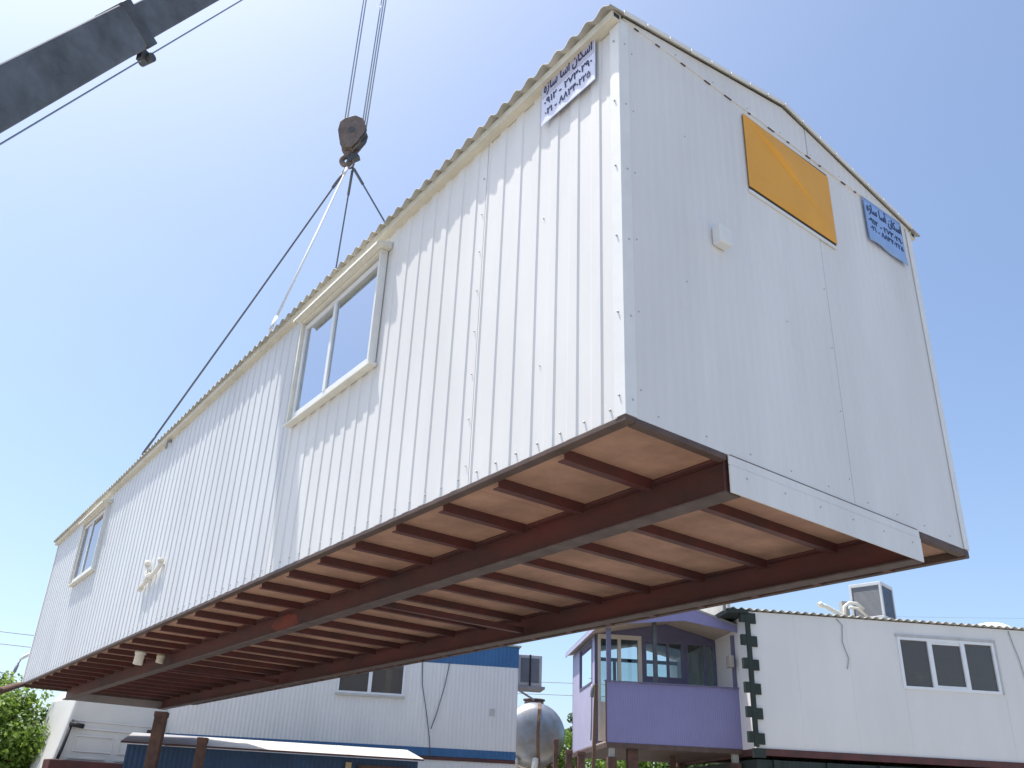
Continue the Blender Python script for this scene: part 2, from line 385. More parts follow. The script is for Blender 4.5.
# windows on the ribbed side
def side_window(yo, pane):
    f = MB().use('alu')
    y0, y1, z0, z1 = 2.56, 3.92, 1.34, 2.22
    f.box(-.046, -.020, y0, y1, z0 - .03, z0 + .012); f.box(-.046, -.020, y0, y1, z1 - .045, z1)
    f.box(-.046, -.020, y0, y0 + .035, z0 + .012, z1 - .045); f.box(-.046, -.020, y1 - .045, y1, z0 + .012, z1 - .045)
    f.box(-.052, -.022, 3.285, 3.335, z0 + .012, z1 - .045)
    f.use('gasket')
    f.box(-.040, -.024, 3.336, 3.350, z0 + .013, z1 - .046)
    fr = f.build('window', cab, bevel=.003); fr.location = (0, yo, 0)
    c = MB().use('cream')
    c.box(-.075, -.010, y1 + .004, y1 + .034, 1.285, 2.245); c.use('trimwhite'); c.box(-.070, -.010, 2.528, y0 - .004, 1.285, 2.245)
    c.use('cream'); c.box(-.075, -.010, 2.528, y1 + .034, 2.246, 2.272)
    c.build('casing', fr, bevel=.003)
    hd = MB().use('cream'); hd.prism([(-.145, 2.250), (-.140, 2.280), (-.008, 2.330), (-.008, 2.2735), (-.135, 2.2735)], 'y', 2.470, 3.985); hd.build('hood', fr)
    sl = MB().use('cream'); sl.prism([(-.078, 1.254), (-.078, 1.274), (-.010, 1.284), (-.010, 1.258)], 'y', 2.500, 3.985); sl.build('sill', fr, bevel=.003)
    for a, b, x in ((2.595, 3.285, -.036), (3.352, 3.875, -.030)):
        p = MB().use(pane); p.box(x, x + .006, a, b, z0 + .012, z1 - .045); p.build('pane', fr)
    return fr
side_window(0, 'mirror'); side_window(8.15, 'mirror_dim')
# pipework, vent, box
m = MB().use('pvc'); X = -.05
m.tube([(X, 7.70, .50), (X, 7.62, .525), (X, 7.45, .57), (X, 7.22, .60), (X, 7.10, .64), (X, 7.08, .69)], .024, 10)
m.tube([(X, 7.08, .685), (X, 7.075, .725)], .034, 10); m.tube([(X, 7.62, .76), (X, 7.60, .64), (X, 7.56, .60), (X, 7.46, .615), (X, 7.38, .60)], .020, 10)
m.tube([(X, 7.62, .74), (X, 7.622, .80)], .032, 10); m.tube([(X - .005, 7.50, .552), (X - .005, 7.42, .570)], .034, 10); m.tube([(X, 7.73, .488), (X, 7.68, .506)], .032, 10)
m.tube([(.0, 7.09, .66), (X, 7.09, .66)], .02, 8); m.tube([(.0, 7.61, .68), (X, 7.61, .68)], .02, 8)
m.build('water_pipe', cab)
m = MB().use('pvcgrey'); m.tube([(0, 7.93, 2.40), (-.05, 7.93, 2.39), (-.06, 7.92, 2.35), (-.06, 7.91, 2.28)], .017, 10); m.build('vent_pipe', cab)
m = MB().use('trimwhite'); m.prism([(.675, 1.235), (.775, 1.235), (.775, 1.355), (.675, 1.355)], 'y', -.065, -.002); m.build('junction_box', cab, bevel=.010)
# orange panel with a diagonal crease, dark torn edge behind
m = MB().use('orange'); XS = (1.05, 1.945); ZS = (1.838, 2.408)
i = m.add([(XS[0], -.014, ZS[1]), (XS[1], -.012, ZS[1] - .012), (XS[1] - .005, -.014, ZS[0]), (XS[0], -.014, ZS[0]),
           (XS[0] + .30, -.012, ZS[1] - .16), (XS[0] + .34, -.034, ZS[1] - .15), (XS[1] - .12, -.030, ZS[0] + .12)])
for q in ((0, 3, 4), (3, 2, 6), (3, 6, 4), (0, 4, 5), (4, 6, 5), (0, 5, 1), (5, 6, 1), (6, 2, 1)): m.face([i + k for k in q])
m.build('orange_panel', cab, solid=.004)
m = MB().use('gasket')
m.box(1.06, 1.935, -.0105, -.004, 1.812, 2.413)
m.use('trimwhite'); m.box(1.05, 1.94, -.0125, -.002, 1.800, 1.818)
m.build('panel_edge', cab)
# sign boards
sg = MB().use('signpaper'); sg.box(-.036, -.030, .165, .637, 2.120, 2.476); sg.use('signshade'); sg.box(-.0375, -.0362, .170, .632, 2.325, 2.474); sg = sg.build('sign_board', cab)
tag(sg, 'white sign board with dark Persian lettering and telephone numbers under the eave')
L1 = ''.join(map(chr, (0xFE8D, 0xFEB3, 0xFEDC, 0xFE8E, 0xFEE5, 0x20, 0xFE81, 0xFEB3, 0xFE8E, 0x20, 0xFEB3, 0xFE8E, 0xFEAF, 0xFEE9)))[::-1]
N1 = '\u06f0\u06f9\u06f1\u06f2 - \u06f2\u06f7\u06f3\u06f0\u06f2\u06f9\u06f0'
N2 = '\u06f0\u06f2\u06f1 - \u06f8\u06f8\u06f3\u06f4\u06f0\u06f2\u06f2\u06f5'
for body, zz, hh, a, b in ((L1, 2.333, .125, .185, .615), (N1, 2.252, .058, .185, .61), (N2, 2.168, .054, .20, .60)):
    text_mesh('lettering', body, 'ink', b - a, hh, sg, (-.0392, b, zz), (0, -1, 0), (0, 0, 1))
m = MB().use('signblue'); nx, nz = 16, 8; base = []
for q in range(nz + 1):
    t = q / nz; row = []
    for k in range(nx + 1):
        uu = k / nx; cur = max(0, .28 - t) / .28
        row.append((2.372 + .485 * uu, -.016 - .006 * cur * (.6 + math.sin(uu * 9)), 2.085 + .006 * math.sin(uu * 5) * (1 - t) + (.370 + .012 * uu) * t))
    base.append(m.add(row))
for a, b in zip(base, base[1:]):
    for q in range(nx): m.face([a + q, a + q + 1, b + q + 1, b + q], True)
sg2 = m.build('sign_board', cab, solid=.003); tag(sg2, 'blue sign board with Persian lettering and curling lower edge')
for body, zz, hh, a, b in ((L1, 2.325, .115, 2.395, 2.845), (N1, 2.255, .050, 2.40, 2.84), (N2, 2.192, .046, 2.41, 2.83)):
    text_mesh('lettering', body, 'ink', b - a, hh, sg2, (a, -.0195, zz), (1, 0, 0), (0, 0, 1))

# ------------------------------------------------------------------ crane boom, ropes, hook, slings
TIP = Vector((1.5, 7.24, 16.84)); Q = Vector((-2.787, 5.155, 7.352)); D = (TIP - Q).normalized()
boom = thing('crane_boom', 'grey telescopic crane boom reaching up across the upper left sky', 'crane boom', Q - D * 8.2)
def on(k, side=0, up=0):
    x = D.cross(Vector((0, 0, 1))).normalized(); u = x.cross(D).normalized(); return Q + D * k + x * side + u * up - boom.location
KC = 2.12
m = MB().use('crane'); m.beam(on(-8.2), on(KC), .41, .47); m.build('outer_section', boom, bevel=.04)
m = MB().use('crane'); m.beam(on(KC - .5), on(10.2), .31, .37); m.build('inner_section', boom, bevel=.03)
m = MB().use('cranedark'); m.beam(on(KC - .14), on(KC + .02), .43, .495); m.build('section_collar', boom, bevel=.01)
x_ = D.cross(Vector((0, 0, 1))).normalized()
m = MB().use('cranedark'); m.beam(on(KC - .08, .0, -.25), on(KC - .03, .0, -.34), .08, .14); m.tube([on(KC - .03, -.09, -.34), on(KC - .03, .09, -.34)], .05, 14); m.build('rope_guide', boom)
m = MB().use('cranedark'); m.beam(on(9.9), on(10.75), .42, .50); m.tube([on(10.55, -.2, -.1), on(10.55, .2, -.1)], .28, 20); m.build('boom_head', boom, bevel=.02)
lr = MB().use('wire'); lr.tube([Q + D * k + x_.cross(D) * (-.315) for k in (-8, -4, 0, 5, 9.5)], .009, 6); settle(lr.build('boom_rope'))
o = bpy.data.objects['boom_rope']; tag(o, 'thin rope running alongside the underside of the grey crane boom', 'rope')
HK = Vector((1.506, 7.244, 10.417))
BC = Vector((1.505, 7.287, 11.02))
def rope_line(name, pts, r, mm, label, cat, group=None):
    m = MB().use(mm); m.tube(pts, r, 6); o = settle(m.build(name)); return tag(o, label, cat, group)
cr = Vector((.80, -.60, 0))                       # block axis, across the view
dirs = [(-.165, 'left'), (-.125, 'left'), (.115, 'right'), (.150, 'right'), (.185, 'right')]
rl = ['outer rope of the left pair above the hook block', 'inner rope of the left pair above the hook block',
      'innermost of the three ropes on the right above the hook block', 'middle of the three ropes on the right above the hook block', 'outermost of the three ropes on the right above the hook block']
for (dx, sd), lab in zip(dirs, rl):
    rope_line('hoist_rope', [BC + cr * dx + Vector((0, 0, .10)), Vector((1.5, 7.24, 16.7)) + cr * (dx * 1.15 + .02)], .0105, 'wire', lab, 'rope', 'hoist ropes of the crane')
hb = thing('hook_block', 'brown cast hook block on crane ropes above the slings', 'hook block', HK)
o_ = BC - HK
yv = Vector((.60, .80, 0))
def blk(pts, off0, off1):                          # plate in the plane of cr and Z
    vs = [[o_ + cr * p[0] + Vector((0, 0, p[1])) + yv * o for p in pts] for o in (off0, off1)]
    return vs
plate = [(-.20, .16), (-.13, .24), (.02, .30), (.15, .24), (.205, .10), (.19, -.02), (.10, -.20), (.02, -.33), (-.10, -.33), (-.17, -.20), (-.215, .0)]
for a, b in ((-.13, -.10), (.10, .13), (-.045, -.015)):
    m = MB().use('iron'); v = blk(plate if a != -.045 else [(p[0] * 1.02, p[1] * 1.02) for p in plate], a, b); n = len(plate); i = m.add(v[0]); j = m.add(v[1])
    m.face([i + k for k in range(n)]); m.face([j + k for k in range(n)][::-1])
    for k in range(n): m.face([i + k, j + k, j + (k + 1) % n, i + (k + 1) % n])
    m.build('cheek_plate', hb, bevel=.008)
m = MB().use('cranedark')
for a, b in ((-.095, -.05), (-.01, .095)): m.tube([o_ + yv * a, o_ + yv * (a + .01), o_ + yv * (b - .01), o_ + yv * b], [.20, .17, .17, .20], 24)
m.tube([o_ - yv * .15, o_ + yv * .15], .05, 12); m.build('sheave', hb)
m = MB().use('iron')
c0 = o_ + Vector((-.035, .02, -.30)); pts = [c0, c0 + Vector((0, 0, -.08))]
hc = c0 + Vector((0, 0, -.20))
for k in range(12):
    a = R(95 + k * 24); pts.append(hc + cr * (.075 * math.cos(a)) + Vector((0, 0, .085 * math.sin(a))))
m.tube(pts, [.055, .05] + [.042] * 9 + [.036, .03, .018], 10); m.tube([c0 + Vector((0, 0, .05)), c0 + Vector((0, 0, -.03))], .075, 12); m.build('hook', hb)
m = MB().use('iron'); rr = [HK - HK + cr * (.055 * math.cos(R(a))) + Vector((0, 0, .02 + .085 * math.sin(R(a)))) for a in range(0, 361, 30)]
m.tube(rr, .016, 8); m.build('shackle', hb)
m = MB().use('cranedark'); m.beam(c0 + cr * .02 + Vector((0, 0, -.20)), c0 + cr * .17 + Vector((0, 0, -.10)), .09, .10); m.build('hook_latch', hb)
ez = ZF + 2.50
for (P, mm, r, lab) in (((-.10, 8.95, ez), 'slingdark', .014, 'long dark sling from hook to the far end of the near eave'),
                        ((-.10, 4.68, ez), 'slingwhite', .014, 'white sling from hook to near eave left of the big window'),
                        ((3.08, 5.05, ez), 'slingdark', .013, 'short dark sling dropping right from hook behind the roof'),
                        ((3.08, 11.3, ez), 'slingdark', .012, 'thin dark sling dropping almost straight down behind the roof')):
    P = Vector(P); side = cr * (-.03 if P.x < 1 else .05)
    a = HK + side + Vector((0, 0, -.04)); dd = (P - a).normalized()
    pts = [a, a + dd * .35, a.lerp(P, .5) + Vector((0, 0, -.015)), P]
    m = MB().use(mm); m.tube(pts, [r, r, r, r], 7); m.tube([a + dd * .05, a + dd * .42], r * 1.7, 7)
    m.tube([P - dd * .30, P - dd * .02], r * 1.25, 7)
    tag(settle(m.build('sling')), lab, 'sling', 'slings holding the cabin')
m = MB().use('rust'); m.tube([(.02, 14.47, ZF - .02), (-.03, 14.3, ZF - .035), (-.25, 13.5, 3.08), (-.56, 12.45, 2.90), (-.80, 11.8, 2.86), (-1.3, 10.4, 2.45), (-1.9, 9.2, 1.3), (-2.1, 8.9, .02)], [.035, .045, .05, .055, .055, .05, .05, .05], 9)
tag(settle(m.build('tag_rope')), 'thick rust-brown guide rope tied to the far lower corner of the hanging cabin', 'rope')

# ------------------------------------------------------------------ white rendered cabin on the right
ra = thing('rendered_cabin', 'off-white upper cabin with triple window and dark green quoin corner, far right', 'cabin', (11.052, 7.887, 2.837), R(-30))
RL, RD, RH = 9.0, 5.0, 2.47
m = MB().use('plaster'); hw = (2.985, 4.985, 1.205, 2.185)
holes(m, 0, RL, 0, RH, [hw], lambda a, b, c, d: m.box(a, b, 0, .10, c, d))
for xs in (.92, 1.98, 3.02, 5.05, 6.2): m.box(xs, xs + .035, -.004, -.001, .0, 1.19 if 2.95 < xs < 5 else RH - .03)
m.build('wall', ra)
for xa, xb in ((0, .10), (RL - .1, RL)):
    m = MB().use('plaster'); m.prism([(.103, 0), (RD, 0), (RD, RH), (RD * .5, RH + .20), (.103, RH)], 'x', xa, xb); m.build('end_wall', ra)
m = MB().use('interior'); m.box(.1, RL - .1, RD - .1, RD, 0, RH); m.box(.1, RL - .1, .1, RD - .1, RH - .12, RH - .06); m.box(.1, RL - .1, .1, RD - .1, .0, .05)
m.use('curtain'); m.box(3.05, 3.30, .9, 1.0, 1.15, 1.62); m.box(3.40, 3.52, .9, 1.0, 1.1, 1.72); m.box(3.75, 3.85, .7, .74, 1.0, 1.6); m.box(3.0, 3.5, 1.2, 1.4, 1.5, 1.58); m.build('interior', ra)
m = MB().use('roof'); n = 400
for (ya, yb, za, zb) in ((-.06, RD / 2, RH + .036, RH + .25), (RD / 2, RD + .06, RH + .25, RH + .036)):
    prev = None
    for k in range(n + 1):
        x = -.355 + (RL + .4) * k / n; a = .022 * math.sin(x * 2 * math.pi / .16); i = m.add([(x, ya, za + a), (x, yb, zb + a)])
        if prev is not None: m.face([prev, prev + 1, i + 1, i], True)
        prev = i
m.build('roof', ra, solid=.008)
m = MB().use('sheetwhite'); m.box(-.42, -.36, -.10, RD + .05, RH + .02, RH + .30); m.build('verge_board', ra)       # bright board along the overhanging end
m = MB().use('greentrim'); m.box(-.40, -.002, -.08, RD, RH - .05, RH + .018); m.build('soffit', ra)
m = MB().use('lampgrey'); m.box(-.47, -.425, -.02, .02, RH - .02, RH + .42); m.build('end_stub', ra)
m = MB().use('greentrim'); m.box(-.055, .030, -.055, -.003, .02, RH - .03)
for k in range(6):
    z = .09 + k * .435; m.box(-.150, -.056, -.050, .05, z, z + .19); m.box(.031, .150, -.045, -.004, z - .03, z + .165)
m.build('quoin', ra)
f = MB().use('alu'); a, b, c, d = hw; t = .055
f.box(a, b, -.025, .055, d - t, d); f.box(a, b, -.025, .055, c, c + t); f.box(a, a + t, -.025, .055, c + t, d - t); f.box(b - t, b, -.025, .055, c + t, d - t)
for x in (3.60, 4.28): f.box(x, x + .085, -.02, .05, c + t, d - t)
f.box(3.686, 4.279, -.01, .04, c + t, c + t + .045); f.box(3.686, 4.279, -.01, .04, d - t - .05, d - t)
f.use('acgrey'); f.box(a - .02, b + .03, -.035, -.003, d + .002, d + .05); f.box(b + .002, b + .03, -.035, -.003, c, d)
fr = f.build('window', ra)
for x0, x1 in ((a + t, 3.60), (3.686, 4.279), (4.366, b - t)):
    p = MB().use('smoke'); p.box(x0, x1, .015, .021, c + t, d - t); p.build('pane', fr)
m = MB().use('oxide'); m.box(.15, RL, -.03, .12, -.12, -.002); m.box(.0, .13, .14, RD, -.12, -.002); m.use('greentrim'); m.box(-.05, .148, -.035, .13, -.16, -.003); m.build('base_beam', ra)
for pts in ([(1.80, -.015, 2.44), (1.90, -.02, 2.33), (1.86, -.02, 2.0), (1.95, -.02, 1.7), (1.90, -.02, 1.50)], [(5.36, -.015, 2.44), (5.40, -.02, 2.2), (5.47, -.02, 1.9), (5.52, -.02, 1.5), (5.62, -.02, 1.2)]):
    m = MB().use('pvcgrey'); m.tube(pts, .009, 6); m.build('wall_cable', ra)
m = MB().use('interior'); m.box(-.19, -.10, .55, .75, 1.50, 1.72)
m.build('meter_box', ra, bevel=.01)
m = MB().use('greenbox'); m.box(.0, RL + 1, .05, RD, .0, 2.55)
for k in range(10): m.use('greentrim'); m.box(.3 + k * 1.0, .42 + k * 1.0, .0, .05, .0, 2.55)
o = m.build('storage_container'); o.location = (11.052, 7.887, 0.10); o.rotation_euler = (0, 0, R(-30)); tag(o, 'dark green box unit carrying the off-white rendered cabin', 'container')
def wr(x, y, z, O=(11.052, 7.887, 2.837), az=-30):
    c, s = math.cos(R(az)), math.sin(R(az)); return Vector((O[0] + x * c - y * s, O[1] + x * s + y * c, O[2] + z))
# evaporative cooler on its roof
ec = thing('evaporative_cooler', 'white boxy evaporative cooler with louvred sides on the rendered cabin roof', 'cooler', wr(3.15, .95, RH + .14), R(-30 + 40))
W_ = .33; HH = .80
m = MB().use('coolerwhite'); m.box(-W_, W_, -W_, W_, .0, .10); m.box(-W_, W_, -W_, W_, HH - .07, HH)
for sx in (-1, 1):
    for sy in (-1, 1): m.box(sx * W_ - (.05 if sx > 0 else 0), sx * W_ + (.05 if sx < 0 else 0), sy * W_ - (.05 if sy > 0 else 0), sy * W_ + (.05 if sy < 0 else 0), .10, HH - .07)
m.build('cabinet', ec, bevel=.008)
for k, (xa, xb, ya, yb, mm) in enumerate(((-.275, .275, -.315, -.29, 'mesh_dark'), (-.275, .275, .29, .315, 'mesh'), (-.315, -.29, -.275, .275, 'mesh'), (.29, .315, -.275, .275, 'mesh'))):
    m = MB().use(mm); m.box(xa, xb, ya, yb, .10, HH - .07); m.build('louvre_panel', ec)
m = MB().use('coolerwhite'); m.box(-.29, .29, -.29, .29, -.16, -.002); m.build('stand', ec)
pp = thing('roof_pipe', 'white bent pipe lying by the grey stub post on the rendered cabin roof', 'pipe', wr(1.82, .7, RH + .10))
b0 = pp.location
m = MB().use('pvc'); q = lambda x, y, z: wr(x + .52, y, z) - b0
m.tube([q(1.30, .6, 2.86), q(1.42, .6, 2.82), q(1.6, .62, 2.74), q(1.8, .65, 2.66), q(1.95, .68, 2.60)], .045, 10)
m.tube([q(1.27, .6, 2.83), q(1.33, .6, 2.87)], .06, 10)
m.tube([q(1.82, .66, 2.66), q(1.84, .66, 2.86), q(1.95, .66, 2.95), q(2.12, .68, 2.95), q(2.28, .72, 2.86)], .035, 10)
m.tube([q(1.9, .6, 2.84), q(2.1, .62, 2.84), q(2.3, .66, 2.70)], .028, 10); m.build('tube', pp)
m = MB().use('concrete'); m.box(-.075, .075, -.06, .06, 0, .46); o = m.build('roof_post'); o.location = wr(2.46, .85, RH + .08); o.rotation_euler = (0, 0, R(-30)); tag(o, 'short grey stub post beside the white bent pipe on the roof', 'post')
m = MB().use('lamphead'); prev = None
for rr, zz in ((.0, .20), (.12, .19), (.25, .16), (.36, .10), (.44, .03), (.455, .0)):
    ring = m.add([(rr * math.cos(k * math.pi / 14), rr * math.sin(k * math.pi / 14), zz) for k in range(28)])
    if prev is not None:
        for k in range(28): m.face([prev + k, prev + (k + 1) % 28, ring + (k + 1) % 28, ring + k], True)
    prev = ring
o = m.build('satellite_dish', solid=.008); o.location = wr(5.55, .75, RH + .09); tag(o, 'shallow white dish lying face down on rendered cabin roof edge', 'satellite dish')

# ------------------------------------------------------------------ lilac guard hut
HA = -31.5
hu = thing('guard_hut', 'lilac sheet-metal hut with porch and gable roof raised on posts', 'hut', (9.182, 9.819, 2.854), R(HA))
HW, HD, PD = 2.60, 3.75, 1.12
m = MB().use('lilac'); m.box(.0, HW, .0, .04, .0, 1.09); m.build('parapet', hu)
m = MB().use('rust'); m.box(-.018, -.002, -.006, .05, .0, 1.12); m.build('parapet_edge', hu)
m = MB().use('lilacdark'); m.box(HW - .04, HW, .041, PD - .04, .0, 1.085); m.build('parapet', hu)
m = MB().use('lilacdark'); m.box(-.05, HW + .05, -.04, .0, 1.092, 1.112); m.build('rail_cap', hu)
for x, wd in ((.02, .085), (.945, .075), (HW - .075, .075)):
    m = MB().use('cranedark' if .5 < x < 2 else 'lilacdark'); m.box(x, x + wd, .045, .12, .0 if x < .1 else 1.0, 2.12 + (.27 if .5 < x < 2 else 0)); m.build('post', hu)
# left wall with window, inner front wall with door and windows, right and back walls with windows
m = MB().use('lilac_sunlit'); holes(m, PD, HD, 0, 2.16, [(1.42, 2.82, 1.26, 2.10)], lambda a, b, c, d: m.box(0, .05, a, b, c, d)); m.build('side_wall', hu)
f = MB().use('lilacdark'); f.box(-.012, .04, 1.40, 1.45, 1.24, 2.12); f.box(-.012, .04, 2.79, 2.84, 1.24, 2.12); f.box(-.012, .04, 1.45, 2.79, 1.24, 1.28); f.box(-.012, .04, 1.45, 2.79, 2.08, 2.12); fr = f.build('window', hu)
p = MB().use('sheen'); p.box(.016, .022, 1.45, 2.79, 1.28, 2.08); p.build('pane', fr)
m = MB().use('lilacdark')
wins = [(1.04, 1.86, 1.36, 2.12), (1.92, 2.55, 1.20, 2.12)]; door = (.06, .98, .10, 2.20)
holes(m, .0, HW, 0, 2.16 + .02, wins + [(door[0], door[1], .10, 2.18)], lambda a, b, c, d: m.box(a, b, PD, PD + .05, c, d)); m.build('front_wall', hu)
f = MB().use('doorframe'); a, b, c, d = door
f.box(a, a + .06, PD - .02, PD + .06, c, d); f.box(b - .08, b, PD - .02, PD + .06, c, d); f.box(a + .06, b - .08, PD - .02, PD + .06, d - .09, d); f.box(.475, .545, PD - .015, PD + .055, c, d - .09)
f.box(a + .06, .475, PD - .01, PD + .05, c, c + .75); f.box(.545, b - .08, PD - .01, PD + .05, c, c + .75)
fr = f.build('door', hu)
for x0, x1 in ((a + .06, .475), (.545, b - .08)):
    p = MB().use('clear'); p.box(x0, x1, PD + .01, PD + .016, c + .75, d - .09); p.build('pane', fr)
m = MB().use('screw'); m.tube([(.50, PD - .03, 1.05), (.50, PD - .07, 1.05), (.42, PD - .07, 1.05)], .014, 8); m.build('handle', fr)
for wv in wins:
    a, b, c, d = wv; f = MB().use('lilacdark')
    f.box(a, a + .04, PD - .012, PD + .055, c, d); f.box(b - .04, b, PD - .012, PD + .055, c, d); f.box(a + .04, b - .04, PD - .012, PD + .055, c, c + .04); f.box(a + .04, b - .04, PD - .012, PD + .055, d - .04, d)
    f.box((a + b) / 2 + .06, (a + b) / 2 + .11, PD - .008, PD + .05, c + .04, d - .04)
    fr = f.build('window', hu); p = MB().use('clear'); p.box(a + .04, b - .04, PD + .014, PD + .02, c + .04, d - .04); p.build('pane', fr)
m = MB().use('lilacdark'); bw = [(.10, .95, 1.0, 2.08), (1.02, 1.92, 1.0, 2.08), (2.0, 2.52, 1.0, 2.08)]
holes(m, .0, HW, 0, 2.16, bw, lambda a, b, c, d: m.box(a, b, HD - .05, HD, c, d)); m.build('back_wall', hu)
for a, b, c, d in bw:
    p = MB().use('clear'); p.box(a, b, HD - .03, HD - .024, c, d); p.build('pane', hu)
m = MB().use('lilac'); rw = [(1.35, 2.25, 1.0, 2.05), (2.35, 3.5, 1.0, 2.05)]
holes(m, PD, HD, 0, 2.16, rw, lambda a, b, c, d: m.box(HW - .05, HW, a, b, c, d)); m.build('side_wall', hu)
for a, b, c, d in rw:
    p = MB().use('clear'); p.box(HW - .03, HW - .024, a, b, c, d); p.build('pane', hu)
# gable roof with lilac fascia
EX, AP = .14, HW / 2 + .22
def hz(x): return 2.15 + .36 * (1 - abs(x - AP) / (AP + EX if x < AP else HW + EX - AP))
m = MB().use('greydust_shade')
m.prism([(-EX, hz(-EX) + .06), (AP, hz(AP) + .09), (HW + EX, hz(HW + EX) + .06), (HW + EX, hz(HW + EX) + .10), (AP, hz(AP) + .14), (-EX, hz(-EX) + .10)], 'y', -.16, HD + .18); m.build('roof', hu)
m = MB().use('lilac'); m.prism([(-EX, hz(-EX) - .02), (AP, hz(AP) - .20), (HW + EX, hz(HW + EX) - .03), (HW + EX, hz(HW + EX) + .058), (AP, hz(AP) + .088), (-EX, hz(-EX) + .058)], 'y', -.15, -.12); m.build('gable_fascia', hu)
m = MB().use('lilac_sunlit'); m.box(-EX - .02, -EX - .002, -.14, HD + .16, hz(-EX) - .02, hz(-EX) + .058); m.build('eave_board', hu)
m = MB().use('soffit'); m.prism([(-EX, hz(-EX) + .02), (AP, hz(AP) - .02), (HW + EX, hz(HW + EX) + .02), (HW + EX, hz(HW + EX) + .055), (AP, hz(AP) + .085), (-EX, hz(-EX) + .055)], 'y', -.118, HD + .16); m.build('ceiling', hu)
m = MB().use('lilacdark'); m.prism([(.0, 2.181), (HW, 2.181), (HW, hz(HW) + .01), (AP, hz(AP) - .03), (0, hz(0) + .01)], 'y', PD + .005, PD + .045); m.build('inner_gable', hu)
m = MB().use('rim'); m.box(-.01, HW, -.012, HD, -.09, -.003); m.use('soffit'); m.box(.0, HW, .05, HD - .05, .0, .03); m.build('floor_frame', hu)
for x, y, wd, mm in ((.05, .03, .10, 'concrete'), (.42, .1, .19, 'rust'), (HW - .20, .03, .11, 'concrete'), (1.6, 1.4, .10, 'rust'), (.05, HD - .2, .12, 'rust'), (HW - .2, HD - .2, .12, 'rust')):
    m = MB().use(mm); m.box(x, x + wd, y, y + wd, -.60 if mm == 'concrete' else -2.85, -.092)
    if mm == 'concrete': m.use('rust'); m.box(x - .03, x + wd + .03, y - .03, y + wd + .03, -2.85, -.25)
    m.build('leg', hu)
m = MB().use('lampgrey'); m.tube([(-.03, 1.16, 1.15), (-.05, 1.2, .9), (-.03, 1.32, .5), (-.03, 1.4, .12)], .014, 6); m.tube([(-.04, 1.16, 1.18), (-.05, 1.19, .93)], .035, 8); m.build('cable', hu)
# leaning pole in front of it and rusty stakes
def stake(base, top, w, mm, label, cat='post', group=None, name='steel_post'):
    m = MB().use(mm); b = Vector(base); t = Vector(top); m.beam((0, 0, 0), t - b, w, w, (.5, .86, 0)); m.beam((t - b) - Vector((0, 0, .06)), (t - b) + Vector((0, 0, .004)), w * 1.12, w * 1.12, (.5, .86, 0))
    o = m.build(name, bevel=.006); o.location = b; return tag(o, label, cat, group)
stake((7.66, 8.66, 0), (7.745, 8.562, 3.62), .055, 'rustwood', 'slim brown leaning pole standing at the left corner of the lilac hut', 'pole', None, 'wooden_pole')
stake((7.24, 9.01, 0), (7.249, 9.001, 2.72), .075, 'rust', 'rusty stake left of the three between tank and lilac hut', 'post', 'rusty stakes by the tank')
stake((7.40, 8.85, 0), (7.41, 8.86, 2.56), .10, 'rust', 'short rusty stake, middle of the three between tank and lilac hut', 'post', 'rusty stakes by the tank')
stake((7.56, 8.73, 0), (7.561, 8.729, 2.55), .11, 'rust', 'rusty stake right of the three, nearest the lilac hut', 'post', 'rusty stakes by the tank')
stake((.82, 9.10, 0), (.86, 9.11, 2.55), .135, 'rust', 'tall rusty square post in front of the white truck cab', 'post', 'rusty posts in front of the blue lean-to')
stake((1.37, 8.93, 0), (1.375, 8.94, 2.28), .11, 'rust', 'lower rusty square post in front of the blue lean-to', 'post', 'rusty posts in front of the blue lean-to')
# pale block stack seen below the hut
m = MB().use('concrete')
for k in range(5): m.box(-.55, .55, -.3, .3, k * .5, k * .5 + .485)
m.box(-.62, .62, -.34, .34, 2.5, 2.58)
o = m.build('block_stack'); o.location = (13.6, 12.3, 0); o.rotation_euler = (0, 0, R(-30)); tag(o, 'pale concrete block stack seen under the lilac hut floor', 'block stack')

# ------------------------------------------------------------------ water tank
tk = thing('water_tank', 'big dented galvanised round tank with rust streaked band', 'tank', (13.32, 17.1, 0), R(-36))
CZ, TR = 3.58, .86
m = MB().use('tank'); pts = [(0, -.28, CZ), (0, -.27, CZ), (0, -.20, CZ), (0, 0, CZ), (0, .9, CZ), (0, 1.8, CZ), (0, 2.6, CZ), (0, 2.8, CZ)]
m.tube(pts, [.05, .32, .66, TR, TR + .004, TR, TR, .6], 40); m.build('shell', tk)
for yy in (.12, 1.6): 
    m = MB().use('rusty_band'); m.tube([(0, yy, CZ), (0, yy + .07, CZ)], TR + .014, 40); m.build('band', tk)
m = MB().use('rusty_band'); pr = [(.13, .00, CZ + .85), (.12, -.215, CZ + .65), (.10, -.29, CZ + .31), (.09, -.30, CZ), (.10, -.285, CZ - .33), (.13, -.205, CZ - .67), (.14, -.03, CZ - .83)]
for a, b in zip(pr, pr[1:]): m.beam(a, b, .085, .03, (0, -1, 0))
m.build('rust_strip', tk)
m = MB().use('iron'); m.tube([(0, .5, CZ + TR - .02), (0, .5, CZ + TR + .10)], .28, 18); m.tube([(0, .5, CZ + TR + .10), (0, .5, CZ + TR + .14)], .32, 18); m.build('hatch', tk)
for x in (-.6, .6):
    for y in (.2, 2.2):
        m = MB().use('rust'); m.box(x - .06, x + .06, y, y + .12, 0, CZ - .58); m.build('leg', tk)
m = MB().use('pvc'); m.tube([(.05, -.2, CZ - .64), (.02, -.28, CZ - .85), (-.02, -.30, CZ - 1.15)], .09, 10); m.build('outlet_pipe', tk); m = MB().use('pvc'); m.tube([(-.52, -.1, CZ - .64), (-.52, -.12, CZ - .9)], .10, 10); m.build('outlet_pipe', tk)

